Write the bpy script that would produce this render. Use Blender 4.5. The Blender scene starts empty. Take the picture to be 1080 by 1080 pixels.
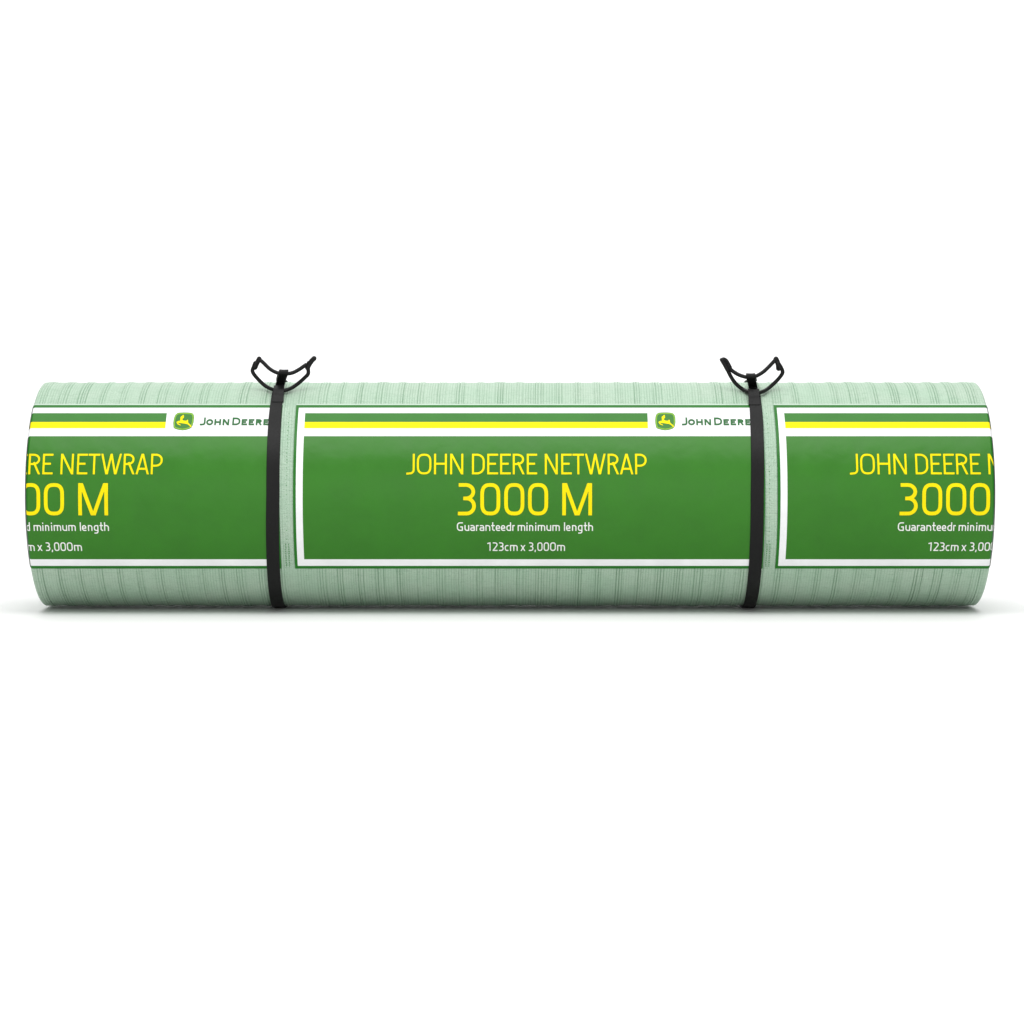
import bpy, math, random
import numpy as np
from mathutils import Vector

random.seed(4)
rng = np.random.default_rng(7)
SC = bpy.context.scene
COL = SC.collection

# ------------------------------------------------------------------ measures
R = 0.148                     # roll radius (m)
LIFT = 0.0022                 # the roll rests on its two straps
D = 3.52                      # camera to roll axis
F = 2806.0                    # focal length in pixels of the 1080 px photo
ELEV = math.radians(3.0)      # camera looks slightly down
CX, CY = 538.0, 521.0         # where the roll axis sits in the photo
PX = F / (D - R)              # pixels per metre on the front of the roll
HL = 0.6165                   # half length of the roll
FA, FB, ARC = 0.0055, 0.014, 0.0150   # rounded end: along axis, inwards, arc length
S0 = HL - FA
AXIS = np.array([0.0, 0.0, R + LIFT])
N = np.array([0.0, -math.cos(ELEV), math.sin(ELEV)])   # towards the camera
U = np.array([0.0, math.sin(ELEV), math.cos(ELEV)])
XH = np.array([1.0, 0.0, 0.0])

# ------------------------------------------------------------------ camera
cam_d = bpy.data.cameras.new('camera')
cam = bpy.data.objects.new('camera', cam_d)
COL.objects.link(cam)
cam_d.sensor_width = 36.0
cam_d.lens = 36.0 * F / 1080.0
cam_d.shift_x = 2.0 / 1080.0
cam_d.shift_y = -19.0 / 1080.0
cam_d.clip_end = 100.0
cam.location = Vector(AXIS + D * N)
cam.rotation_euler = (math.pi / 2 - ELEV, 0, 0)
SC.camera = cam

# ------------------------------------------------------------------ world, lamps, exposure
W = bpy.data.worlds.new('World')
SC.world = W
W.use_nodes = True
bg = W.node_tree.nodes['Background']
bg.inputs[0].default_value = (1.0, 1.0, 1.0, 1)
bg.inputs[1].default_value = 0.42


def area(name, loc, target, sx, sy, power, col=(1, 1, 1)):
    l = bpy.data.lights.new(name, 'AREA')
    l.shape = 'RECTANGLE'
    l.size, l.size_y, l.energy, l.color = sx, sy, power, col
    o = bpy.data.objects.new(name, l)
    COL.objects.link(o)
    o.location = loc
    o.rotation_euler = (Vector(target) - Vector(loc)).to_track_quat('-Z', 'Y').to_euler()
    return o


area('overhead_softbox', (0, 1.3, 3.2), (0, 1.3, 0), 4.2, 4.2, 98)
area('key_softbox', (0, -1.45, 2.5), (0, -0.1, 0), 3.2, 1.5, 64)
area('backdrop_lamp', (0, 2.7, 2.6), (0, 4.6, 1.7), 8.0, 0.9, 70)
area('front_softbox', (0, -4.6, 1.2), (0, 0, 0.0), 4.0, 2.4, 48)
SC.view_settings.view_transform = 'Standard'
SC.view_settings.look = 'None'
SC.view_settings.exposure = 0.0
SC.view_settings.gamma = 1.0
SC.view_settings.use_curve_mapping = False


# ------------------------------------------------------------------ materials
def nmat(name, col, rough=0.5, spec=0.5):
    m = bpy.data.materials.new(name)
    m.use_nodes = True
    b = m.node_tree.nodes['Principled BSDF']
    b.inputs['Base Color'].default_value = (*col, 1)
    b.inputs['Roughness'].default_value = rough
    b.inputs['Specular IOR Level'].default_value = spec
    return m, m.node_tree, b


def node(nt, t, **kw):
    n = nt.nodes.new(t)
    for k, v in kw.items():
        if k in n.inputs:
            n.inputs[k].default_value = v
        else:
            setattr(n, k, v)
    return n


def film_mat(name, col, rough=0.36, spec=0.30):
    """printed film: faint long ripples and a little mottling"""
    m, nt, b = nmat(name, col, rough, spec)
    tc = node(nt, 'ShaderNodeTexCoord')
    mp = node(nt, 'ShaderNodeMapping')
    mp.inputs['Scale'].default_value = (1, 1, 1)
    nt.links.new(tc.outputs['Object'], mp.inputs[0])
    n1 = node(nt, 'ShaderNodeTexNoise', Scale=26.0, Detail=2.0)
    n2 = node(nt, 'ShaderNodeTexNoise', Scale=420.0, Detail=2.0)
    nt.links.new(mp.outputs[0], n1.inputs['Vector'])
    nt.links.new(mp.outputs[0], n2.inputs['Vector'])
    b1 = node(nt, 'ShaderNodeBump', Strength=0.4, Distance=0.004)
    b2 = node(nt, 'ShaderNodeBump', Strength=0.12, Distance=0.0004)
    nt.links.new(n1.outputs[0], b1.inputs['Height'])
    nt.links.new(n2.outputs[0], b2.inputs['Height'])
    nt.links.new(b1.outputs[0], b2.inputs['Normal'])
    nt.links.new(b2.outputs[0], b.inputs['Normal'])
    mr = node(nt, 'ShaderNodeMapRange')
    mr.inputs['To Min'].default_value = rough - 0.06
    mr.inputs['To Max'].default_value = rough + 0.10
    nt.links.new(n1.outputs[0], mr.inputs[0])
    nt.links.new(mr.outputs[0], b.inputs['Roughness'])
    hs = node(nt, 'ShaderNodeHueSaturation')
    hs.inputs['Color'].default_value = (*col, 1)
    mv = node(nt, 'ShaderNodeMapRange')
    mv.inputs['From Min'].default_value = 0.3
    mv.inputs['From Max'].default_value = 0.7
    mv.inputs['To Min'].default_value = 0.95
    mv.inputs['To Max'].default_value = 1.05
    nt.links.new(n1.outputs[0], mv.inputs[0])
    nt.links.new(mv.outputs[0], hs.inputs['Value'])
    nt.links.new(hs.outputs[0], b.inputs['Base Color'])
    return m


def net_mat():
    """pale green knitted net: UV is (axis length, arc length) in metres; 'thread' marks the grooves, whose shade is painted into the colour"""
    m, nt, b = nmat('green_net', (0.45, 0.65, 0.49), 0.5, 0.4)
    uv = node(nt, 'ShaderNodeUVMap')
    at = node(nt, 'ShaderNodeAttribute', attribute_name='groove_shade')

    def noise(sx, sy, detail=2.0, rot=0.0):
        mp = node(nt, 'ShaderNodeMapping')
        mp.inputs['Scale'].default_value = (sx, sy, 1)
        mp.inputs['Rotation'].default_value = (0, 0, rot)
        nt.links.new(uv.outputs[0], mp.inputs[0])
        n = node(nt, 'ShaderNodeTexNoise', Scale=1.0, Detail=detail)
        nt.links.new(mp.outputs[0], n.inputs['Vector'])
        return n.outputs[0]
    stitch = noise(520, 700, 1.0, 0.5)        # stitches
    weft = noise(60, 620, 1.0)                # short crosswise lines
    patch = noise(14, 20, 2.0)                # slow colour drift

    def mix(fac, a, c):
        x = node(nt, 'ShaderNodeMix', data_type='RGBA')
        for s, v in ((x.inputs[0], fac), (x.inputs[6], a), (x.inputs[7], c)):
            if hasattr(v, 'links') or hasattr(v, 'is_linked'):
                nt.links.new(v, s)
            elif isinstance(v, tuple):
                s.default_value = (*v, 1)
            else:
                s.default_value = v
        return x.outputs[2]

    def ramp(src, a, c, lo=0.0, hi=1.0):
        r = node(nt, 'ShaderNodeMapRange')
        r.inputs['From Min'].default_value, r.inputs['From Max'].default_value = a, c
        r.inputs['To Min'].default_value, r.inputs['To Max'].default_value = lo, hi
        nt.links.new(src, r.inputs[0])
        return r.outputs[0]
    c = mix(ramp(patch, 0.35, 0.65), (0.345, 0.478, 0.362), (0.376, 0.490, 0.384))
    c = mix(ramp(stitch, 0.55, 0.75, 0, 0.50), c, (0.18, 0.31, 0.20))
    c = mix(ramp(weft, 0.52, 0.72, 0, 0.45), c, (0.21, 0.34, 0.23))
    c = mix(ramp(at.outputs['Fac'], 0, 1, 0, 0.66), c, (0.075, 0.20, 0.095))  # grooves coloured darker to stand in for their shade
    nt.links.new(c, b.inputs['Base Color'])
    b1 = node(nt, 'ShaderNodeBump', Strength=0.8, Distance=0.0012)
    nt.links.new(stitch, b1.inputs['Height'])
    b2 = node(nt, 'ShaderNodeBump', Strength=0.8, Distance=0.0010)
    nt.links.new(weft, b2.inputs['Height'])
    nt.links.new(b1.outputs[0], b2.inputs['Normal'])
    nt.links.new(b2.outputs[0], b.inputs['Normal'])
    return m


def black_mat(name, base, rough):
    m, nt, b = nmat(name, (base,) * 3, rough, 0.17)
    tc = node(nt, 'ShaderNodeTexCoord')
    n1 = node(nt, 'ShaderNodeTexNoise', Scale=300.0, Detail=3.0)
    nt.links.new(tc.outputs['Object'], n1.inputs['Vector'])
    bu = node(nt, 'ShaderNodeBump', Strength=0.15, Distance=0.0006)
    nt.links.new(n1.outputs[0], bu.inputs['Height'])
    nt.links.new(bu.outputs[0], b.inputs['Normal'])
    mr = node(nt, 'ShaderNodeMapRange')
    mr.inputs['To Min'].default_value = rough - 0.08
    mr.inputs['To Max'].default_value = rough + 0.12
    nt.links.new(n1.outputs[0], mr.inputs[0])
    nt.links.new(mr.outputs[0], b.inputs['Roughness'])
    return m


M_NET = net_mat()
M_WHITE = film_mat('white_print', (0.76, 0.76, 0.77))
M_GREEN = film_mat('green_print', (0.020, 0.150, 0.0025))
M_STRIPE = film_mat('green_stripe_print', (0.022, 0.152, 0.010))
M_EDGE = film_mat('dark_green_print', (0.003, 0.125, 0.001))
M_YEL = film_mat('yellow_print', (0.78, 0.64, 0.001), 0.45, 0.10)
M_RIM = film_mat('dark_end_rim', (0.004, 0.020, 0.004))
M_LIME = film_mat('lime_print', (0.17, 0.36, 0.008))
M_MARGIN = film_mat('clear_film_margin', (0.43, 0.53, 0.45))
M_TXTW = film_mat('white_lettering_print', (0.74, 0.75, 0.72))
M_MARK = film_mat('green_wordmark_print', (0.005, 0.10, 0.014))
M_STRAP = black_mat('black_strap_plastic', 0.004, 0.42)
M_ROD = black_mat('black_handle_plastic', 0.005, 0.38)


def floor_mat():
    m, nt, b = nmat('white_paper', (0.83, 0.83, 0.83), 0.7, 0.2)
    tc = node(nt, 'ShaderNodeTexCoord')
    n1 = node(nt, 'ShaderNodeTexNoise', Scale=180.0, Detail=3.0)
    nt.links.new(tc.outputs['Object'], n1.inputs['Vector'])
    bu = node(nt, 'ShaderNodeBump', Strength=0.05, Distance=0.0005)
    nt.links.new(n1.outputs[0], bu.inputs['Height'])
    nt.links.new(bu.outputs[0], b.inputs['Normal'])
    return m


M_FLOOR = floor_mat()


# ------------------------------------------------------------------ object helpers
def link(name, verts, faces, mats, parent=None, fmat=None, smooth=True):
    me = bpy.data.meshes.new(name)
    me.from_pydata([tuple(v) for v in verts], [], [tuple(f) for f in faces])
    for m in (mats if isinstance(mats, (list, tuple)) else [mats]):
        me.materials.append(m)
    if fmat is not None:
        me.polygons.foreach_set('material_index', fmat)
    if smooth:
        me.polygons.foreach_set('use_smooth', [True] * len(me.polygons))
    me.update()
    o = bpy.data.objects.new(name, me)
    COL.objects.link(o)
    if parent is not None:
        o.parent = parent
    return o


def tag(o, label=None, cat=None, group=None, kind=None):
    for k, v in (('label', label), ('category', cat), ('group', group), ('kind', kind)):
        if v:
            o[k] = v


def empty(name, loc=(0, 0, 0)):
    o = bpy.data.objects.new(name, None)
    o.empty_display_size = 0.05
    COL.objects.link(o)
    o.location = loc
    return o


# ------------------------------------------------------------------ surface of the roll
def phi_of_y(y):
    """angle on the roll (0 = facing the camera) of a height measured in the photo"""
    lo, hi = -math.radians(80), math.radians(80)
    t = CY - y
    for _ in range(50):
        mid = 0.5 * (lo + hi)
        if F * R * math.sin(mid) / (D - R * math.cos(mid)) < t:
            lo = mid
        else:
            hi = mid
    return 0.5 * (lo + hi)


_ys = np.linspace(405, 637, 465)
_ph = np.array([phi_of_y(y) for y in _ys])


def surf(s, phi, d):
    """points on the roll: s along its length (round the end too), phi round it, d proud of it"""
    s = np.asarray(s, float)
    phi = np.asarray(phi, float)
    t = np.clip((np.abs(s) - S0) / ARC, 0, 1) * (math.pi / 2)
    X = np.sign(s) * (np.minimum(np.abs(s), S0) + FA * np.sin(t) + d * np.sin(t))
    r = R - FB * (1 - np.cos(t)) + d * np.cos(t)
    return AXIS + X[..., None] * XH + r[..., None] * (np.cos(phi)[..., None] * N + np.sin(phi)[..., None] * U)


def on_roll(px, py, d):
    return surf((np.asarray(px, float) - CX) / PX, np.interp(np.asarray(py, float), _ys, _ph), d)


def front_px(px, y):
    """photo x at height y -> the x the same mark has where the roll faces the camera"""
    c = math.cos(float(np.interp(y, _ys, _ph)))
    return CX + (px - CX) * (D - R * c) / (D - R)


SMAX = S0 + 0.93 * ARC
PXMIN, PXMAX = CX - SMAX * PX, CX + SMAX * PX


def unproject(px, py, n):
    s = (D - n) / F
    return AXIS + (px - CX) * s * XH + n * N + (CY - py) * s * U


# ------------------------------------------------------------------ lettering as distance fields -> meshes
def seg_boxes(P, pts, hw, ext0, ext1):
    """distance field of a polyline drawn with a flat pen of half width hw"""
    best = np.full(P.shape[:2], 1e9)
    n = len(pts) - 1
    for i in range(n):
        a, b = np.array(pts[i], float), np.array(pts[i + 1], float)
        d = b - a
        L = np.hypot(*d)
        if L < 1e-6:
            continue
        d /= L
        q = P - a
        along = q @ d
        across = np.abs(q @ np.array([-d[1], d[0]]))
        e0 = ext0 if i == 0 else 0.0
        e1 = ext1 if i == n - 1 else 0.0
        dd = np.maximum(np.maximum(-e0 - along, along - L - e1), across - hw)
        best = np.minimum(best, dd)
        if i > 0:
            best = np.minimum(best, np.hypot(q[..., 0], q[..., 1]) - hw)
    return best


def poly_field(P, pts):
    pts = np.array(pts, float)
    best = np.full(P.shape[:2], 1e9)
    ins = np.zeros(P.shape[:2], bool)
    for i in range(len(pts)):
        a, b = pts[i], pts[(i + 1) % len(pts)]
        d = b - a
        q = P - a
        t = np.clip((q @ d) / max(d @ d, 1e-12), 0, 1)
        best = np.minimum(best, np.hypot(*(np.moveaxis(q - t[..., None] * d, -1, 0))))
        c = ((a[1] > P[..., 1]) != (b[1] > P[..., 1]))
        with np.errstate(divide='ignore', invalid='ignore'):
            xi = (b[0] - a[0]) * (P[..., 1] - a[1]) / (b[1] - a[1]) + a[0]
        ins ^= c & (P[..., 0] < xi)
    return np.where(ins, -best, best)


def grid(x0, x1, y0, y1, h):
    xs = np.arange(x0, x1 + h, h)
    ys = np.arange(y0, y1 + h, h)
    X, Y = np.meshgrid(xs, ys, indexing='ij')
    return np.stack([X, Y], -1)


def field_mesh(P, f, vs, fs):
    """fill f < 0 (marching squares), appended to the vertex and face lists"""
    nx, ny = f.shape
    inside = f < 0
    key = {}

    def vert(k, p):
        if k not in key:
            key[k] = len(vs)
            vs.append(p)
        return key[k]
    cnt = inside[:-1, :-1].astype(int) + inside[1:, :-1] + inside[1:, 1:] + inside[:-1, 1:]
    for i, j in np.argwhere(cnt > 0):
        cs = ((i, j), (i + 1, j), (i + 1, j + 1), (i, j + 1))
        out = []
        for k in range(4):
            a, b = cs[k], cs[(k + 1) % 4]
            if inside[a]:
                out.append(vert(a, tuple(P[a])))
            if inside[a] != inside[b]:
                lo, hi = (a, b) if a < b else (b, a)
                t = f[lo] / (f[lo] - f[hi])
                t = min(max(t, 0.02), 0.98)
                out.append(vert((lo, hi), tuple(P[lo] * (1 - t) + P[hi] * t)))
        if len(out) >= 3:
            fs.append(out[::-1])


def rrect(x0, x1, y0, y1, rx, ry, n=7):
    """closed rounded rectangle centreline"""
    pts = []
    for cx, cy, a0 in ((x1 - rx, y0 + ry, -90), (x1 - rx, y1 - ry, 0), (x0 + rx, y1 - ry, 90), (x0 + rx, y0 + ry, 180)):
        for k in range(n + 1):
            a = math.radians(a0 + 90 * k / n)
            c, q = math.cos(a), math.sin(a)
            pts.append((cx + rx * math.copysign(abs(c) ** 0.8, c), cy + ry * math.copysign(abs(q) ** 0.8, q)))
    pts.append(pts[0])
    pts.append(pts[1])
    return pts


def arc(cx, cy, rx, ry, a0, a1, n=10):
    return [(cx + rx * math.cos(math.radians(a0 + (a1 - a0) * k / n)),
             cy + ry * math.sin(math.radians(a0 + (a1 - a0) * k / n))) for k in range(n + 1)]


def glyph(ch, x0, x1, yt, yb, w, xh=None):
    """centreline strokes of one character whose ink fills x0..x1, yt (top)..yb (baseline); y grows downwards.
    Each stroke: (points, flat-end extension)."""
    h = w / 2
    L, Rr, T, B = x0 + h, x1 - h, yt + h, yb - h
    H = yb - yt
    mid = yt + H * 0.485
    S = []

    def st(*p, e=0.0):
        S.append((list(p), e))
    if ch == 'J':
        rr = min((x1 - x0) * 0.42, H * 0.2)
        st((Rr, yt), (Rr, B - rr), *arc(Rr - rr, B - rr, rr, rr, 0, 90, 6)[1:], (x0, B + 0.02 * H))
    elif ch in 'O0':
        rx = (Rr - L) * 0.46
        st(*rrect(L, Rr, T, B, rx, min(rx * 1.25, (B - T) / 2 - 0.01)))
    elif ch == 'o':
        st(*arc((L + Rr) / 2, (T + B) / 2, (Rr - L) / 2, (B - T) / 2, 0, 385, 24))
    elif ch == 'H':
        st((L, yt), (L, yb)); st((Rr, yt), (Rr, yb)); st((L, mid), (Rr, mid))
    elif ch == 'N':
        st((L, yt), (L, yb)); st((Rr, yt), (Rr, yb)); st((L + 0.25 * h, T - h * 0.6), (Rr - 0.25 * h, B + h * 0.6), e=w)
    elif ch == 'D':
        rx, ry = (Rr - L) * 0.62, H * 0.30
        st((x0, T), (Rr - rx, T), *arc(Rr - rx, T + ry, rx, ry, -90, 0, 8)[1:], *arc(Rr - rx, B - ry, rx, ry, 0, 90, 8), (x0, B))
        st((L, yt), (L, yb))
    elif ch == 'E':
        st((L, yt), (L, yb)); st((L, T), (x1, T)); st((L, B), (x1, B)); st((L, mid), (x0 + (x1 - x0) * 0.80, mid))
    elif ch in 'RP':
        lo = yt + H * (0.50 if ch == 'R' else 0.58)
        rx, ry = (Rr - L) * 0.60, (lo - T) * 0.46
        xr = Rr - (0.05 * (x1 - x0) if ch == 'R' else 0)
        st((x0, T), (xr - rx, T), *arc(xr - rx, T + ry, rx, ry, -90, 0, 7)[1:], *arc(xr - rx, lo - ry, rx, ry, 0, 90, 7), (L, lo))
        st((L, yt), (L, yb))
        if ch == 'R':
            st((L + (x1 - x0) * 0.42, lo), (Rr - 0.1 * h, yb), e=w)
    elif ch == 'T':
        st((x0, T), (x1, T)); st(((L + Rr) / 2, yt), ((L + Rr) / 2, yb))
    elif ch == 'W':
        a, b, c = L + (Rr - L) * 0.26, (L + Rr) / 2, L + (Rr - L) * 0.74
        st((L, yt), (a, yb), e=w); st((a + h * 0.3, yb), (b, yt), e=w); st((b, yt), (c - h * 0.3, yb), e=w); st((c, yb), (Rr, yt), e=w)
    elif ch == 'A':
        c = (L + Rr) / 2
        st((L, yb), (c - 0.15 * h, yt), e=w); st((c + 0.15 * h, yt), (Rr, yb), e=w)
        st((L + (c - L) * 0.32, yt + H * 0.73), (Rr - (Rr - c) * 0.32, yt + H * 0.73))
    elif ch == 'M':
        st((L, yt), (L, yb)); st((Rr, yt), (Rr, yb))
        c = (L + Rr) / 2
        st((L + 0.5 * h, yt), (c - 0.25 * h, yb), e=w); st((c + 0.25 * h, yb), (Rr - 0.5 * h, yt), e=w)
    elif ch == '3':
        m3 = yt + H * 0.475
        rx, r1, r2 = (Rr - L) * 0.52, (m3 - T) * 0.5, (B - m3) * 0.5
        xa = Rr - 0.04 * (x1 - x0)
        st((x0 + 0.05 * (x1 - x0), T), (xa - rx, T), *arc(xa - rx, T + r1, rx, r1, -90, 0, 7)[1:], *arc(xa - rx, m3 - r1, rx, r1, 0, 90, 7), (x0 + 0.30 * (x1 - x0), m3))
        st((xa - rx, m3), *arc(Rr - rx, m3 + r2, rx, r2, -90, 0, 7), *arc(Rr - rx, B - r2, rx, r2, 0, 90, 7), (x0, B))
    elif ch == '1':
        st((Rr, yt), (Rr, yb)); st((x0, T + 0.08 * H), (Rr, T))
    elif ch == '2':
        rx = (Rr - L) * 0.5
        st((x0 + 0.1, T), (Rr - rx, T), *arc(Rr - rx, T + 0.22 * H, rx, 0.22 * H, -90, 20, 8)[1:], (L, B), e=0)
        st((x0, B), (x1, B))
    elif ch == 'G':
        rx, ry = (Rr - L) * 0.55, H * 0.30
        st((x1, T), (L + rx, T), *arc(L + rx, T + ry, rx, ry, -90, -180, 7)[1:], *arc(L + rx, B - ry, rx, ry, 180, 90, 7), (Rr, B), (Rr, mid + 0.05 * H), (x0 + 0.55 * (x1 - x0), mid + 0.05 * H))
    elif ch == 'c':
        rx, ry = (Rr - L) * 0.6, (B - T) * 0.45
        st((x1, T), (L + rx, T), *arc(L + rx, T + ry, rx, ry, -90, -180, 6)[1:], *arc(L + rx, B - ry, rx, ry, 180, 90, 6), (x1, B))
    elif ch == 'e':
        rx, ry = (Rr - L) * 0.5, (B - T) * 0.42
        m = (T + B) / 2 + 0.03 * H
        st((L, m), (Rr, m), (Rr, T + ry), *arc(Rr - rx, T + ry, rx, ry, 0, -90, 6)[1:], *arc(L + rx, T + ry, rx, ry, -90, -180, 6), *arc(L + rx, B - ry, rx, ry, 180, 90, 6), (x1 - 0.1, B))
    elif ch == 'a':
        rx = (Rr - L) * 0.5
        m = (T + B) / 2 - 0.02 * H
        st((x0 + 0.3, T), (Rr - rx, T), *arc(Rr - rx, T + rx, rx, rx, -90, 0, 6)[1:], (Rr, yb))
        st((Rr, m), (L + 0.3 * rx, m), (L, m + 0.35 * (B - m)), (L, B - 0.25 * (B - m)), (L + 0.4 * rx, B), (Rr, B))
    elif ch == 'n':
        rx = (Rr - L) * 0.5
        st((L, yt), (L, yb)); st((L, T), (Rr - rx, T), *arc(Rr - rx, T + rx, rx, rx, -90, 0, 6)[1:], (Rr, yb))
    elif ch == 'u':
        rx = (Rr - L) * 0.5
        st((Rr, yt), (Rr, yb)); st((Rr, B), (L + rx, B), *arc(L + rx, B - rx, rx, rx, 90, 180, 6)[1:], (L, yt))
    elif ch == 'm':
        c = (L + Rr) / 2
        rx = (c - L) * 0.5
        st((L, yt), (L, yb)); st((L, T), (Rr - rx, T), *arc(Rr - rx, T + rx, rx, rx, -90, 0, 6)[1:], (Rr, yb)); st((c, T), (c, yb))
    elif ch == 'r':
        st((L, yt), (L, yb)); st((L, T + 0.10 * H), (L + 0.35 * (x1 - x0), T), (x1, T))
    elif ch == 'i':
        st(((x0 + x1) / 2, yt), ((x0 + x1) / 2, yb))
        st(((x0 + x1) / 2, yt - 0.44 * H), ((x0 + x1) / 2, yt - 0.20 * H))
    elif ch == 'l':
        st(((x0 + x1) / 2, yt), ((x0 + x1) / 2, yb))
    elif ch == 't':
        xs = L + 0.28 * (x1 - x0)
        st((xs, yt), (xs, B - 0.1 * H), (xs + 0.12 * H, B), (x1, B)); st((x0, xh + h), (x1, xh + h))
    elif ch == 'h':
        rx = (Rr - L) * 0.5
        st((L, yt), (L, yb)); st((L, xh + h), (Rr - rx, xh + h), *arc(Rr - rx, xh + h + rx, rx, rx, -90, 0, 6)[1:], (Rr, yb))
    elif ch == 'd':
        rx = (Rr - L) * 0.5
        st((Rr, yt), (Rr, yb)); st((Rr, xh + h), (L + rx, xh + h), *arc(L + rx, xh + h + rx, rx, rx, -90, -180, 6)[1:], *arc(L + rx, B - rx, rx, rx, 180, 90, 6), (Rr, B))
    elif ch == 'g':
        rx = (Rr - L) * 0.5
        des = yb + 0.46 * H
        st((Rr, yt), (Rr, des - h - rx), *arc(Rr - rx, des - h - rx, rx, rx, 0, 90, 6)[1:], (x0 + 0.4, des - h))
        st((Rr, T), (L + rx, T), *arc(L + rx, T + rx, rx, rx, -90, -180, 6)[1:], *arc(L + rx, B - rx, rx, rx, 180, 90, 6), (Rr, B))
    elif ch == 'x':
        st((L, yt), (Rr, yb), e=w); st((Rr, yt), (L, yb), e=w)
    elif ch == ',':
        st((Rr, yb - 1.2), (L, yb + 1.2))
    return S


def text_field(glyphs, w, h, clip, pad=3.0):
    """glyphs: (char, x0, x1, ytop, ybase, xheight-line)"""
    a = min(g[1] for g in glyphs) - pad
    b = max(g[2] for g in glyphs) + pad
    t = min(g[3] for g in glyphs) - 3.5
    d = max(g[4] for g in glyphs) + 5
    a, b = max(a, clip[0] - 1), min(b, clip[1] + 1)
    if b - a < 0.5:
        return None
    P = grid(a, b, t, d, h)
    f = np.full(P.shape[:2], 1e9)
    for ch, x0, x1, yt, yb, xh in glyphs:
        if x1 < a - 2 or x0 > b + 2:
            continue
        i0, i1 = max(0, int((x0 - 2 - a) / h)), min(P.shape[0], int((x1 + 2 - a) / h) + 2)
        sub = P[i0:i1]
        if not len(sub):
            continue
        g = np.full(sub.shape[:2], 1e9)
        for pts, e in glyph(ch, x0, x1, yt, yb, w, xh):
            g = np.minimum(g, seg_boxes(sub, pts, w / 2, e, e))
        if ch in 'NWAMxR':
            g = np.maximum(g, np.maximum(yt - sub[..., 1], sub[..., 1] - yb))
        f[i0:i1] = np.minimum(f[i0:i1], g)
    f = np.maximum(f, np.maximum(clip[0] - P[..., 0], P[..., 0] - clip[1]))
    return P, f


def lettering(name, glyphs, w, h, clip, mat, parent, d=0.00085):
    r = text_field(glyphs, w, h, clip)
    if r is None:
        return None
    vs, fs = [], []
    field_mesh(r[0], r[1], vs, fs)
    if not fs:
        return None
    v = np.array(vs)
    return link(name, on_roll(v[:, 0], v[:, 1], d), fs, mat, parent)


def line(spec, yt, yb, xh=None, tall='', dx=0.0):
    out = []
    for ch, x0, x1 in spec:
        top = yt if (xh is None or ch in tall) else xh
        m = 0.5 * (yt + yb)
        out.append((ch, front_px(x0 + dx, m), front_px(x1 + dx, m), top, yb, xh if xh else yt))
    return out


TITLE = [('J', 428.6, 437.4), ('O', 439.7, 455.0), ('H', 457.8, 471.3), ('N', 474.8, 488.6), ('D', 497.8, 511.2),
         ('E', 513.9, 525.4), ('E', 527.5, 538.8), ('R', 540.8, 553.3), ('E', 555.6, 566.5), ('N', 574.6, 588.2),
         ('E', 591.9, 603.0), ('T', 603.8, 616.0), ('W', 617.0, 638.8), ('R', 640.9, 652.8), ('A', 653.8, 667.8), ('P', 669.8, 682.0)]
LENGTH = [('3', 482.9, 501.9), ('0', 506.6, 527.6), ('0', 531.8, 553.0), ('0', 556.9, 578.1), ('M', 593.0, 624.4)]
GUAR = [('G', 481.9, 488.2), ('u', 489.9, 494.9), ('a', 496.0, 500.8), ('r', 502.0, 504.9), ('a', 505.8, 510.7), ('n', 512.0, 517.1),
        ('t', 518.0, 521.9), ('e', 522.8, 527.5), ('e', 528.3, 532.9), ('d', 534.1, 539.0), ('r', 540.3, 543.0),
        ('m', 546.0, 553.9), ('i', 555.0, 556.6), ('n', 558.1, 562.4), ('i', 564.2, 565.8), ('m', 567.2, 575.0), ('u', 576.3, 581.3),
        ('m', 582.6, 590.4), ('l', 594.6, 596.2), ('e', 597.0, 601.6), ('n', 603.3, 608.0), ('g', 609.5, 614.3), ('t', 615.6, 619.3), ('h', 620.4, 625.4)]
SIZE = [('1', 513.9, 517.4), ('2', 519.6, 524.8), ('3', 526.2, 531.2), ('c', 532.3, 536.2), ('m', 537.9, 546.0), ('x', 549.0, 554.1),
        ('3', 557.8, 562.6), (',', 563.7, 565.3), ('0', 566.7, 572.2), ('0', 573.4, 579.0), ('0', 580.2, 586.2), ('m', 587.6, 595.9)]
MARK = [('J', 719.0, 724.9), ('o', 725.6, 733.0), ('H', 734.2, 741.2), ('N', 742.9, 749.9), ('D', 753.1, 761.5), ('E', 762.9, 768.9),
        ('E', 770.4, 776.3), ('R', 777.9, 784.4), ('E', 785.9, 791.9)]

SHIELD = [(250, 140), (340, 130), (440, 127), (540, 130), (640, 140), (690, 162), (722, 205), (738, 270), (736, 400), (715, 500), (690, 555), (640, 590), (540, 622),
          (430, 636), (320, 620), (210, 588), (172, 552), (152, 430), (155, 330), (168, 250), (192, 190)]
DEER = [(245, 412), (285, 382), (350, 370), (346, 275), (362, 242), (384, 254), (398, 216), (430, 208), (440, 245), (436, 288), (420, 305),
        (406, 302), (405, 340), (422, 362), (500, 374), (530, 370), (545, 345), (570, 350), (576, 420), (605, 450), (655, 490), (690, 545), (668, 556),
        (620, 505), (560, 465), (480, 452), (400, 440), (316, 432), (296, 446), (314, 464), (352, 474), (378, 504), (338, 492), (292, 478), (262, 440)]


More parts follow.
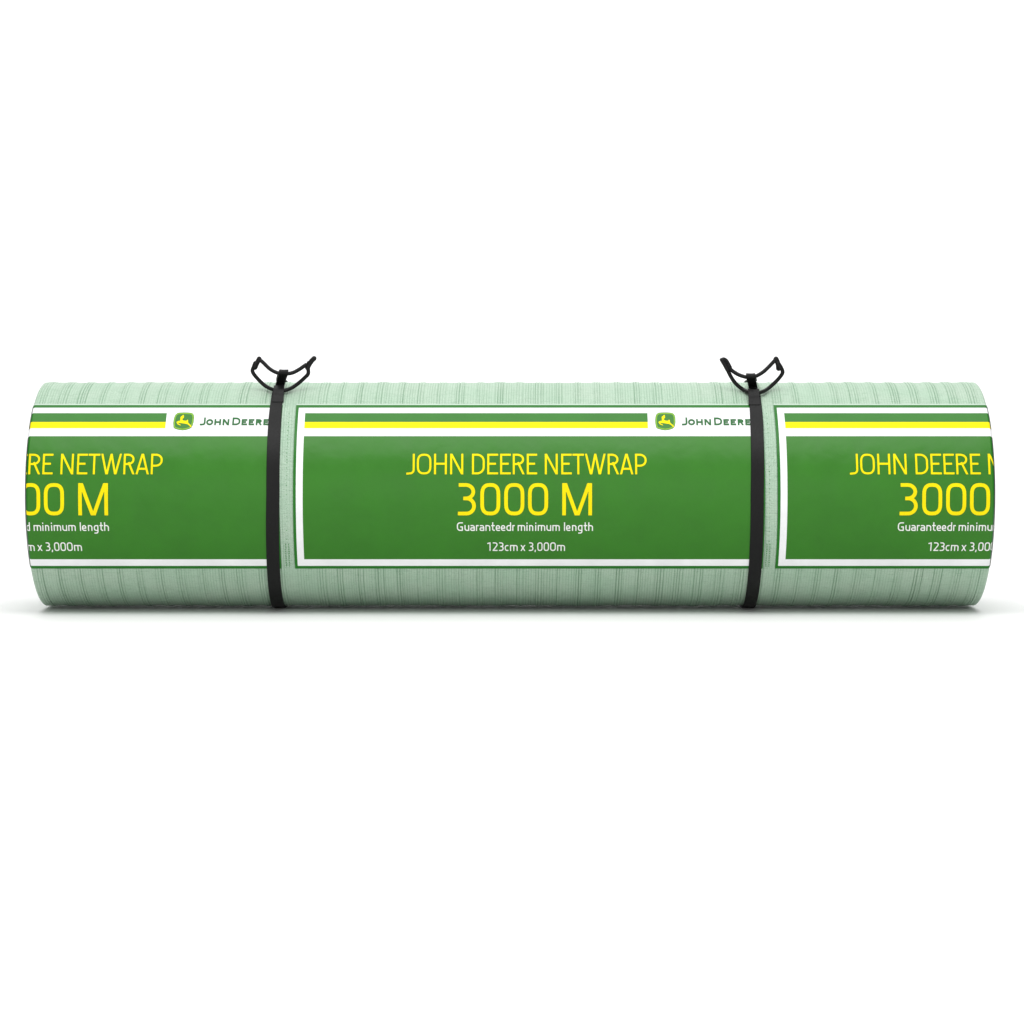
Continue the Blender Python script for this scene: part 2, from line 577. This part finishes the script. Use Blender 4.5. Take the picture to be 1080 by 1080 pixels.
def emblem(cx, cy, clip, parent):
    if cx < clip[0] or cx > clip[1]:
        return
    k = 1 / 27.0
    tr = lambda pts: [(cx + (x - 445) * k, cy + (y - 383) * k) for x, y in pts]
    P = grid(cx - 13, cx + 13, cy - 12, cy + 12, 0.16)
    sh = poly_field(P, tr(SHIELD))
    de = poly_field(P, tr(DEER))
    vs, fs, fm, ds = [], [], [], []
    for f, d, mi in ((sh, 0.00075, 0), (sh + 0.42, 0.00090, 1), (sh + 1.75, 0.00105, 2), (np.minimum(de - 0.06, 1e9), 0.0012, 3)):
        n0, v0 = len(fs), len(vs)
        field_mesh(P, f, vs, fs)
        fm += [mi] * (len(fs) - n0)
        ds += [d] * (len(vs) - v0)
    v = np.array(vs)
    t = np.stack([on_roll(v[i:i + 1, 0], v[i:i + 1, 1], ds[i])[0] for i in range(len(v))])
    link('emblem', t, fs, [M_EDGE, M_LIME, M_STRIPE, M_YEL], parent, fm)


# rows of the printed sheet: (bottom edge y, kind)
ROWS = [(426.3, None), (427.5, 'margin'), (430.4, 'edge'), (436.0, 'white'), (445.3, 'green'), (452.0, 'yellow'), (460.2, 'white2'), (589.6, 'body'), (596.5, 'white'), (599.4, 'edge')]


def make_label(parent, left, width, tdx, ldx, text_lab, guar=None):
    """one printed panel. left: photo x of its left edge at the front; tdx / ldx: shift of the text and logo from the centre panel"""
    right = left + width
    clip = (max(left, PXMIN), min(right, PXMAX))
    tclip = (max(left, CX - (S0 + 0.25 * ARC) * PX), min(right, CX + (S0 + 0.25 * ARC) * PX))
    stripe_end = front_px(683.2 + ldx, 444)
    brk = [left, left + 3.0, left + 10.2, stripe_end, right - 10.0, right - 3.0, right]
    xs = sorted(set([min(max(b, clip[0]), clip[1]) for b in brk]))
    for e0, e1 in ((CX - S0 * PX, PXMIN), (CX + S0 * PX, PXMAX)):
        xs += [x for x in np.linspace(e0, e1, 25) if clip[0] < x < clip[1]]
    xs = sorted(set(round(x, 4) for x in xs))
    fine = [xs[0]]
    for x in xs[1:]:
        k = max(1, int((x - fine[-1]) / 12))
        a = fine[-1]
        fine += [a + (x - a) * q / k for q in range(1, k + 1)]
    ys, kinds = [ROWS[0][0]], []
    for y, kd in ROWS[1:]:
        a = ys[-1]
        k = max(1, int((y - a) / 2.0))
        for q in range(1, k + 1):
            ys.append(a + (y - a) * q / k)
            kinds.append(kd)
    X, Y = np.meshgrid(fine, ys, indexing='ij')
    V = on_roll(X.ravel(), Y.ravel(), 0.00055)
    ny = len(ys)
    mats = [M_WHITE, M_GREEN, M_STRIPE, M_EDGE, M_YEL, M_MARGIN, M_RIM]
    fs, fm = [], []
    for i in range(len(fine) - 1):
        xm = 0.5 * (fine[i] + fine[i + 1])
        for j in range(ny - 1):
            kd = kinds[j]
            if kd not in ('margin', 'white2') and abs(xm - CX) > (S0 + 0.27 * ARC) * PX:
                m = 6                      # near-black band round the end of the roll
            elif kd == 'margin':
                m = 5
            elif kd == 'edge' or xm < left + 3.0 or xm > right - 3.0:
                m = 3
            elif xm < left + 10.2 or xm > right - 10.0:
                m = 0
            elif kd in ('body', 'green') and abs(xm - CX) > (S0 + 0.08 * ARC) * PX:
                m = 3                      # darker green round the end
            elif kd == 'body':
                m = 1
            elif kd == 'green' and xm < stripe_end:
                m = 2
            elif kd == 'yellow' and xm < stripe_end:
                m = 4
            else:
                m = 0
            fs.append((i * ny + j, i * ny + j + 1, (i + 1) * ny + j + 1, (i + 1) * ny + j))
            fm.append(m)
    o = link('printed_label', V, fs, mats, parent, fm)
    o['label'] = text_lab
    lettering('title_lettering', line(TITLE, 478.8, 500.4, dx=tdx[0]), 2.1, 0.33, tclip, M_YEL, o)
    lettering('length_lettering', line(LENGTH, 509.6, 543.4, dx=tdx[1]), 3.85, 0.40, tclip, M_YEL, o)
    lettering('guarantee_lettering', line(guar or GUAR, 550.7, 559.7, 553.6, 'Gthld', dx=tdx[2]), 1.12, 0.22, tclip, M_TXTW, o)
    lettering('size_lettering', line(SIZE, 571.7, 580.7, 574.5, '1230,', dx=tdx[3]), 1.12, 0.22, tclip, M_TXTW, o)
    mk = []
    for ch, a, b in MARK:
        mk.append((ch.upper() if ch != 'o' else 'o', front_px(a + ldx, 445), front_px(b + ldx, 445), 440.7 if ch in 'JD' else 442.4, 448.9, 442.4))
    if mk[0][1] < clip[1]:
        lettering('wordmark', mk, 1.85, 0.2, clip, M_MARK, o)
    emblem(front_px(701.7 + ldx, 444.8), 444.8, tclip, o)
    return o


# ------------------------------------------------------------------ the white sweep the roll stands on
def make_floor():
    prof = [(-9.0, 0.0), (-3.0, 0.0), (0.0, 0.0), (2.6, 0.0)]
    for k in range(1, 17):
        a = math.radians(90 * k / 16)
        prof.append((2.6 + 2.0 * math.sin(a), 2.0 * (1 - math.cos(a))))
    prof.append((4.6, 6.5))
    xs = [-7, -3.5, 0, 3.5, 7]
    vs = [(x, y, z) for x in xs for y, z in prof]
    n = len(prof)
    fs = [(i * n + j, (i + 1) * n + j, (i + 1) * n + j + 1, i * n + j + 1) for i in range(len(xs) - 1) for j in range(n - 1)]
    o = link('floor', vs, fs, M_FLOOR)
    tag(o, 'seamless white studio floor sweeping up behind the roll', 'floor', kind='structure')


make_floor()

# ------------------------------------------------------------------ the roll of net
roll = empty('netwrap_roll', (0, 0, 0))
tag(roll, 'long pale green roll of netwrap with green printed labels lying on the white floor', 'netwrap roll')


def make_roll_body():
    step = 0.36 / PX
    sf = np.arange(-S0, S0 + step * 0.5, step)
    tf = np.linspace(0, 1, 14)[1:]
    s = np.concatenate([-(S0 + tf[::-1] * ARC), sf, S0 + tf * ARC])
    nphi = 150
    ph = np.linspace(0, 2 * math.pi, nphi + 1)[:-1]
    # groups of raised chain threads about every 21 px, fine ripple between
    pit = 21.4 / PX
    centres, x = [], -HL + 0.012
    while x < HL - 0.008:
        centres.append((x, rng.uniform(0.85, 1.12), rng.integers(3, 5)))
        x += pit * rng.uniform(0.94, 1.06)
    wob = 0.00035 * np.sin(3 * ph) + 0.00025 * np.sin(7 * ph + 1.3)
    SS = s[:, None] + wob[None, :]
    hgt = np.zeros_like(SS)
    gshade = np.zeros_like(SS)
    line_sp = 2.85 / PX
    ripple = 2.75 / PX
    calm = 0.5 + 0.5 * np.exp(-((SS - 0.0) / 0.30) ** 2) + 0.15 * np.sin(SS * 31.0 + 0.8)
    inside = np.zeros_like(SS)
    for c, amp, n in centres:
        half = 0.5 * (n - 1) * line_sp
        lo, hi = np.searchsorted(s, c - half - 0.008), np.searchsorted(s, c + half + 0.008)
        if hi <= lo:
            continue
        sub = SS[lo:hi] - c
        win = 1 / (1 + np.exp((np.abs(sub) - half - 0.0012) / 0.0005))
        hgt[lo:hi] += 0.0007 * amp * win
        inside[lo:hi] = np.maximum(inside[lo:hi], win)
        for k in range(n):
            p = (k - (n - 1) / 2) * line_sp + rng.normal(0, 0.00022)
            a = amp * rng.uniform(0.8, 1.1)
            g = np.exp(-((sub - p) / 0.00054) ** 2)
            fade = 0.75 + 0.25 * np.sin(2 * ph + rng.uniform(0, 6))[None, :]
            hgt[lo:hi] -= 0.0012 * a * g * fade
            gshade[lo:hi] = np.maximum(gshade[lo:hi], 1.0 * a * g * fade)  # painted shade follows each groove line
    drift = SS + 0.0011 * np.sin(SS * 57.0)                # the fine lines are not quite regular
    calm = calm * (1 - inside) * (0.75 + 0.25 * np.sin(SS * 203.0 + 3 * np.sin(ph)[None, :]))
    hgt += 0.00018 * calm * np.cos(2 * math.pi * drift / ripple)
    gshade = np.maximum(gshade, 0.85 * calm * np.clip((-np.cos(2 * math.pi * drift / ripple) - 0.5) / 0.5, 0, 1))  # troughs of the fine ripple get painted shade too
    # wound film is a little uneven
    hgt += 0.00022 * np.sin(SS * 41 + 2 * np.sin(ph)[None, :])
    hgt -= 0.0007
    edge = np.clip((HL - 0.004 - np.abs(s)) / 0.006, 0, 1)[:, None]
    hgt = hgt * edge - 0.0004 * (1 - edge)
    gshade = gshade * edge
    pts = surf(np.repeat(s[:, None], nphi, 1), np.repeat(ph[None, :], len(s), 0), hgt[..., None][..., 0])
    # end faces: wound layers in to the core hole
    def ring(X, r):
        q = AXIS + X * XH + r * (np.cos(ph)[:, None] * N + np.sin(ph)[:, None] * U)
        return q[None]
    rs = np.linspace(R - FB - 0.0012, 0.042, 26)
    inner_l = [ring(-HL + (0.0006 if k % 2 else 0.0), r) for k, r in enumerate(rs)] + [ring(-HL + 0.06, 0.042), ring(-HL + 0.06, 0.001)]
    inner_r = [ring(HL - (0.0006 if k % 2 else 0.0), r) for k, r in enumerate(rs)] + [ring(HL - 0.06, 0.042), ring(HL - 0.06, 0.001)]
    allp = np.concatenate(inner_l[::-1] + [pts] + inner_r)
    nr = allp.shape[0]
    k = len(inner_l)
    gshade_all = np.concatenate([np.zeros((k, nphi)), gshade, np.zeros((k, nphi))])
    srow = np.concatenate([np.full(k, s[0]), s, np.full(k, s[-1])])
    i, j = np.meshgrid(np.arange(nr - 1), np.arange(nphi), indexing='ij')
    j2 = (j + 1) % nphi
    quads = np.stack([i * nphi + j, (i + 1) * nphi + j, (i + 1) * nphi + j2, i * nphi + j2], -1).reshape(-1, 4)
    me = bpy.data.meshes.new('net_winding')
    me.vertices.add(nr * nphi)
    me.vertices.foreach_set('co', allp.reshape(-1))
    nf = len(quads)
    me.loops.add(nf * 4)
    me.loops.foreach_set('vertex_index', quads.reshape(-1).astype(np.int32))
    me.polygons.add(nf)
    me.polygons.foreach_set('loop_start', np.arange(0, nf * 4, 4, dtype=np.int32))
    me.polygons.foreach_set('use_smooth', np.ones(nf, bool))
    uvl = me.uv_layers.new(name='UVMap')
    arcs = ph * R
    uu = np.stack([srow[i], arcs[j]], -1)
    u2 = np.stack([srow[i + 1], arcs[j]], -1)
    u3 = np.stack([srow[i + 1], (ph[j] + 2 * math.pi / nphi) * R], -1)
    u4 = np.stack([srow[i], (ph[j] + 2 * math.pi / nphi) * R], -1)
    uvl.data.foreach_set('uv', np.stack([uu, u2, u3, u4], 2).reshape(-1).astype(np.float32))
    at = me.attributes.new('groove_shade', 'FLOAT', 'POINT')
    at.data.foreach_set('value', gshade_all.reshape(-1).astype(np.float32))
    me.materials.append(M_NET)
    me.update()
    me.validate()
    o = bpy.data.objects.new('net_winding', me)
    COL.objects.link(o)
    o.parent = roll


make_roll_body()
make_label(roll, 309.0, 498.0, (0, 0, 0, 0), 0.0, 'middle printed label, whole between the two straps')
GUAR_CUT = [(c, a + 3.2, b + 3.2) if c == 'd' else (c, a, b) for c, a, b in GUAR[9:] if (c, a) != ('r', 540.3)]
make_label(roll, -200.0, 494.5, (-510.5, -510.5, -510.5, -509.5), -508.0, 'left printed label, cut off by the end of the roll', GUAR_CUT)
make_label(roll, 820.3, 497.0, (467.5, 466.0, 465.0, 465.0), 509.0, 'right printed label, cut off by the end of the roll')


def seam(xc):
    """dotted line of stitches in the gap between two labels"""
    P = grid(xc - 5, xc + 5, 432, 599, 0.25)
    f = np.full(P.shape[:2], 1e9)
    y = 436.0
    while y < 574:
        cx = xc + rng.normal(0, 0.25)
        f = np.minimum(f, np.hypot((P[..., 0] - cx) / 1.0, (P[..., 1] - y) / 1.1) - rng.uniform(0.25, 0.5))
        y += rng.uniform(3.0, 6.0)
    y = 574.0
    while y < 597:
        for off in (-1.7, 1.5):
            f = np.minimum(f, seg_boxes(P, [(xc + off - 0.9, y), (xc + off + rng.uniform(0.2, 0.9), y)], 0.36, 0, 0))
        y += 1.9
    vs, fs = [], []
    field_mesh(P, f, vs, fs)
    v = np.array(vs)
    link('dotted_seam', on_roll(v[:, 0], v[:, 1], 0.0003), fs, M_SEAM, roll)


M_SEAM = film_mat('green_seam_ink', (0.04, 0.20, 0.05))
seam(302.0)
seam(812.0)


# ------------------------------------------------------------------ straps with their carrying handles
def sweep_band(name, pts, widths, thick, wdir, mat, parent, closed=False, out=None):
    """flat band with bevelled edges along pts; wdir = direction across the band"""
    pts = np.array(pts, float)
    n = len(pts)
    vs, fs = [], []
    ht = thick / 2
    for i in range(n):
        a, b = pts[max(i - 1, 0)], pts[min(i + 1, n - 1)]
        if closed:
            a, b = pts[i - 1], pts[(i + 1) % n]
        t = (b - a) / np.linalg.norm(b - a)
        w = wdir if wdir.ndim == 1 else wdir[i]
        w = w - t * (w @ t)
        w /= np.linalg.norm(w)
        nn = np.cross(w, t)
        hw = widths[i] / 2 if hasattr(widths, '__len__') else widths / 2
        bv = min(ht * 0.55, hw * 0.4)
        for x, y in ((-hw, -ht + bv), (-hw, ht - bv), (-hw + bv, ht), (-hw * 0.5, ht * 0.93), (0, ht * 0.86), (hw * 0.5, ht * 0.93), (hw - bv, ht), (hw, ht - bv), (hw, -ht + bv), (hw - bv, -ht), (-hw + bv, -ht)):
            vs.append(pts[i] + w * x + nn * y)
    k = 11
    for i in range(n if closed else n - 1):
        i2 = (i + 1) % n
        for j in range(k):
            j2 = (j + 1) % k
            fs.append((i * k + j, i * k + j2, i2 * k + j2, i2 * k + j))
    if not closed:
        fs.append(tuple(range(k))[::-1])
        fs.append(tuple((n - 1) * k + j for j in range(k)))
    o = link(name, vs, fs, mat, parent)
    m = o.modifiers.new('edge', 'EDGE_SPLIT')
    m.split_angle = math.radians(40)
    return o


def smooth(pts, n=8):
    """Catmull-Rom through the points"""
    p = np.array(pts, float)
    p = np.vstack([2 * p[0] - p[1], p, 2 * p[-1] - p[-2]])
    out = []
    for i in range(1, len(p) - 2):
        for q in range(n):
            t = q / n
            out.append(0.5 * ((2 * p[i]) + (-p[i - 1] + p[i + 1]) * t + (2 * p[i - 1] - 5 * p[i] + 4 * p[i + 1] - p[i + 2]) * t * t
                              + (-p[i - 1] + 3 * p[i] - 3 * p[i + 1] + p[i + 2]) * t ** 3))
    out.append(p[-2])
    return np.array(out)


def tube(pts, rad, vs, fs, k=10, flat=1.0):
    pts = np.array(pts, float)
    d0, d1 = pts[0] - pts[1], pts[-1] - pts[-2]
    d0, d1 = d0 / np.linalg.norm(d0), d1 / np.linalg.norm(d1)
    tips = ((0.95, 0.30), (0.75, 0.66), (0.40, 0.92))
    rads = [k[1] for k in tips] + [1.0] * len(pts) + [k[1] for k in tips[::-1]]
    pts = np.vstack([[pts[0] + d0 * rad * k[0] for k in tips], pts, [pts[-1] + d1 * rad * k[0] for k in tips[::-1]]])
    n = len(pts)
    base = len(vs)
    ref = N.copy()
    for i in range(n):
        a, b = pts[max(i - 1, 0)], pts[min(i + 1, n - 1)]
        t = (b - a) / np.linalg.norm(b - a)
        e1 = ref - t * (ref @ t)
        e1 /= np.linalg.norm(e1)
        e2 = np.cross(t, e1)
        for j in range(k):
            a_ = 2 * math.pi * j / k
            vs.append(pts[i] + rad * rads[i] * (math.cos(a_) * e1 * flat + math.sin(a_) * e2))
    for i in range(n - 1):
        for j in range(k):
            j2 = (j + 1) % k
            fs.append((base + i * k + j, base + i * k + j2, base + (i + 1) * k + j2, base + (i + 1) * k + j))
    fs.append(tuple(base + j for j in range(k))[::-1])
    fs.append(tuple(base + (n - 1) * k + j for j in range(k)))


def strap(label, xf, xtop, xbot, neck, collar, upper, lower, clip_a, clip_b):
    root = empty('carry_strap', (xf, 0, 0))
    tag(root, label, 'strap', 'black carry straps around the roll')
    off = np.array([xf, 0, 0])
    TH = 0.0016
    RS = R + 0.0006 + TH / 2
    loc = lambda a: np.array(a) - off

    def ring_pt(phi):
        s = math.sin(phi)
        x = xf + ((xtop - xf) if s > 0 else (xbot - xf)) * abs(s) * (1.0 if math.cos(phi) > 0 else 1.0)
        return AXIS + x * XH + RS * (math.cos(phi) * N + math.sin(phi) * U)
    # band: from behind the collar at the front, under the roll and up the back to the handle
    p0 = math.radians(66)
    band = [ring_pt(p0 - (p0 + math.radians(254)) * q / 150) for q in range(151)]
    wd = [16.6e-3] * len(band)
    for q in range(14):                                  # slightly narrower near the handle
        wd[q] = (14.6 + 2.0 * q / 13) * 1e-3
    sweep_band('band', [loc(p) for p in band], wd, TH, -XH, M_STRAP, root)
    # neck: loops from behind the collar over the upper rod and down to the back
    nk = smooth([unproject(*q) for q in neck] + [AXIS + (ring_pt(math.radians(g)) - AXIS) * np.array([1, 1.006, 1.006]) + np.array([(0.0022 if xf > 0 else -0.0010) * max(0, 100 - g) / 17, 0, 0]) for g in (83, 89, 95, 101, 108)], 8)
    sweep_band('neck_loop', [loc(p) for p in nk], 11.6e-3, 0.0015, XH, M_STRAP, root)
    ck = smooth([unproject(*q) for q in collar], 6)
    sweep_band('collar', [loc(p) for p in ck], np.linspace(15.4e-3, 13.6e-3, len(ck)), 0.0016, XH, M_STRAP, root)
    vs, fs = [], []
    for path in (upper, lower):
        tube([loc(p) for p in smooth([unproject(*q) for q in path], 7)], 0.0026, vs, fs)
    h = link('handle_loop', vs, fs, M_ROD, root)
    for c in (clip_a, clip_b):
        vs, fs = [], []
        for path, rad, flat in c:
            tube([loc(p) for p in smooth([unproject(*q) for q in path], 5)], rad, vs, fs, 12, flat)
        link('clip', vs, fs, M_ROD, h)
    return root


NE = 0.070                            # depth of the handle ends


def nd(py, rho):
    """depth towards the camera of a point seen at height py that stands rho from the roll axis"""
    n = 0.05
    for _ in range(30):
        v = (CY - py) * (D - n) / F
        n = math.sqrt(max(rho * rho - v * v, 1e-8))
    return n


def on(px, py, rho):
    return (px, py, nd(py, rho))


RL = R + 0.0006 + 0.0016 + 0.0026 + 0.0004   # lower rod lies on the band
strap('black strap and handle at the left, between the emblem label and the middle label', -0.3005, -0.3012, -0.3043,
      neck=[(294.6, 410.0, nd(410, 0.1558)), (295.4, 405.5, 0.0625), (297.2, 399.5, 0.0705), (298.9, 394.6, 0.0775), (299.4, 391.6, 0.0785), (299.6, 390.2, 0.0750), (298.8, 391.4, 0.0700), (296.6, 397.0, 0.0560)],
      collar=[on(292.8, 424.0, 0.1500), on(293.2, 418.0, 0.1532), on(293.9, 412.0, 0.1572), on(294.4, 407.0, 0.1580)],
      upper=[(274.0, 379.4, NE), (278.0, 382.8, NE), (283.5, 388.2, .071), (289.0, 391.8, .073), (295, 393.8, .0738), (302, 394.2, .0738), (309, 393.0, .073), (316, 389.3, .071), (322.5, 384.8, NE)],
      lower=[(268.8, 385.0, NE), (266.5, 389.5, NE), (266.8, 393.0, NE), (270.5, 398.0, .068), (276.5, 404.2, .066), (282.0, 408.3, 0.066), on(288.5, 411.0, RL), on(296, 412.0, RL), on(302.5, 411.2, RL), (309, 408.3, 0.066), (315.5, 403.6, 0.066), (321.5, 398.2, 0.068), (325.0, 394.2, NE), (325.0, 389.0, NE), (324.9, 385.5, NE)],
      clip_a=[([(273.4, 378.4, NE), (271.0, 383.0, NE), (269.0, 387.6, NE)], 0.0032, 0.8), ([(269.4, 383.2, NE + .0015), (268.2, 386.6, NE + .0015)], 0.0032, 0.8)],
      clip_b=[([(331.3, 378.0, NE), (328.2, 381.2, NE), (325.6, 385.2, NE), (324.4, 388.0, NE)], 0.0033, 0.8), ([(325.6, 382.6, NE), (323.9, 387.0, NE)], 0.0026, 0.8)])
strap('black strap and handle at the right, between the middle label and the right label', 0.3131, 0.3167, 0.3137,
      neck=[(795.0, 413.8, nd(413.8, 0.1556)), (794.4, 409.5, 0.0605), (793.2, 403.5, 0.0690), (792.0, 398.6, 0.0760), (791.6, 395.6, 0.0770), (791.5, 394.2, 0.0735), (792.2, 395.4, 0.0685), (793.6, 400.6, 0.0545)],
      collar=[on(795.7, 427.0, 0.1500), on(795.4, 421.0, 0.1532), on(795.0, 415.5, 0.1568), on(794.6, 411.0, 0.1574)],
      upper=[(768.4, 385.6, NE), (769.8, 388.6, NE), (773.0, 391.6, NE), (779.0, 395.2, .071), (785.5, 397.4, .0722), (792, 398.0, .0723), (798.0, 396.4, .0722), (805.0, 392.2, .071), (811.5, 386.2, NE), (817.0, 380.2, NE)],
      lower=[(766.8, 387.0, NE), (767.6, 390.0, NE), (769.2, 394.0, NE), (773.2, 401.0, .068), (778.5, 407.0, .066), (784.5, 411.2, 0.066), on(790.5, 413.8, RL), on(797.5, 414.6, RL), on(804.0, 413.2, RL), (810.0, 409.8, 0.066), (816.5, 404.2, 0.066), (822.5, 397.8, 0.068), (825.4, 392.8, NE), (824.0, 388.0, NE), (822.0, 384.5, NE)],
      clip_a=[([(760.8, 379.4, NE), (763.5, 378.6, NE), (766.4, 380.6, NE), (768.8, 384.8, NE), (770.2, 387.4, NE)], 0.0023, 0.9), ([(761.8, 380.0, NE + .002), (764.6, 384.6, NE + .002), (767.6, 390.2, NE + .002)], 0.0030, 0.8)],
      clip_b=[([(818.4, 378.6, NE), (820.6, 383.8, NE), (821.2, 388.6, NE)], 0.0034, 0.8), ([(820.4, 383.6, NE + .0015), (823.0, 388.2, NE + .0015)], 0.0032, 0.8)])
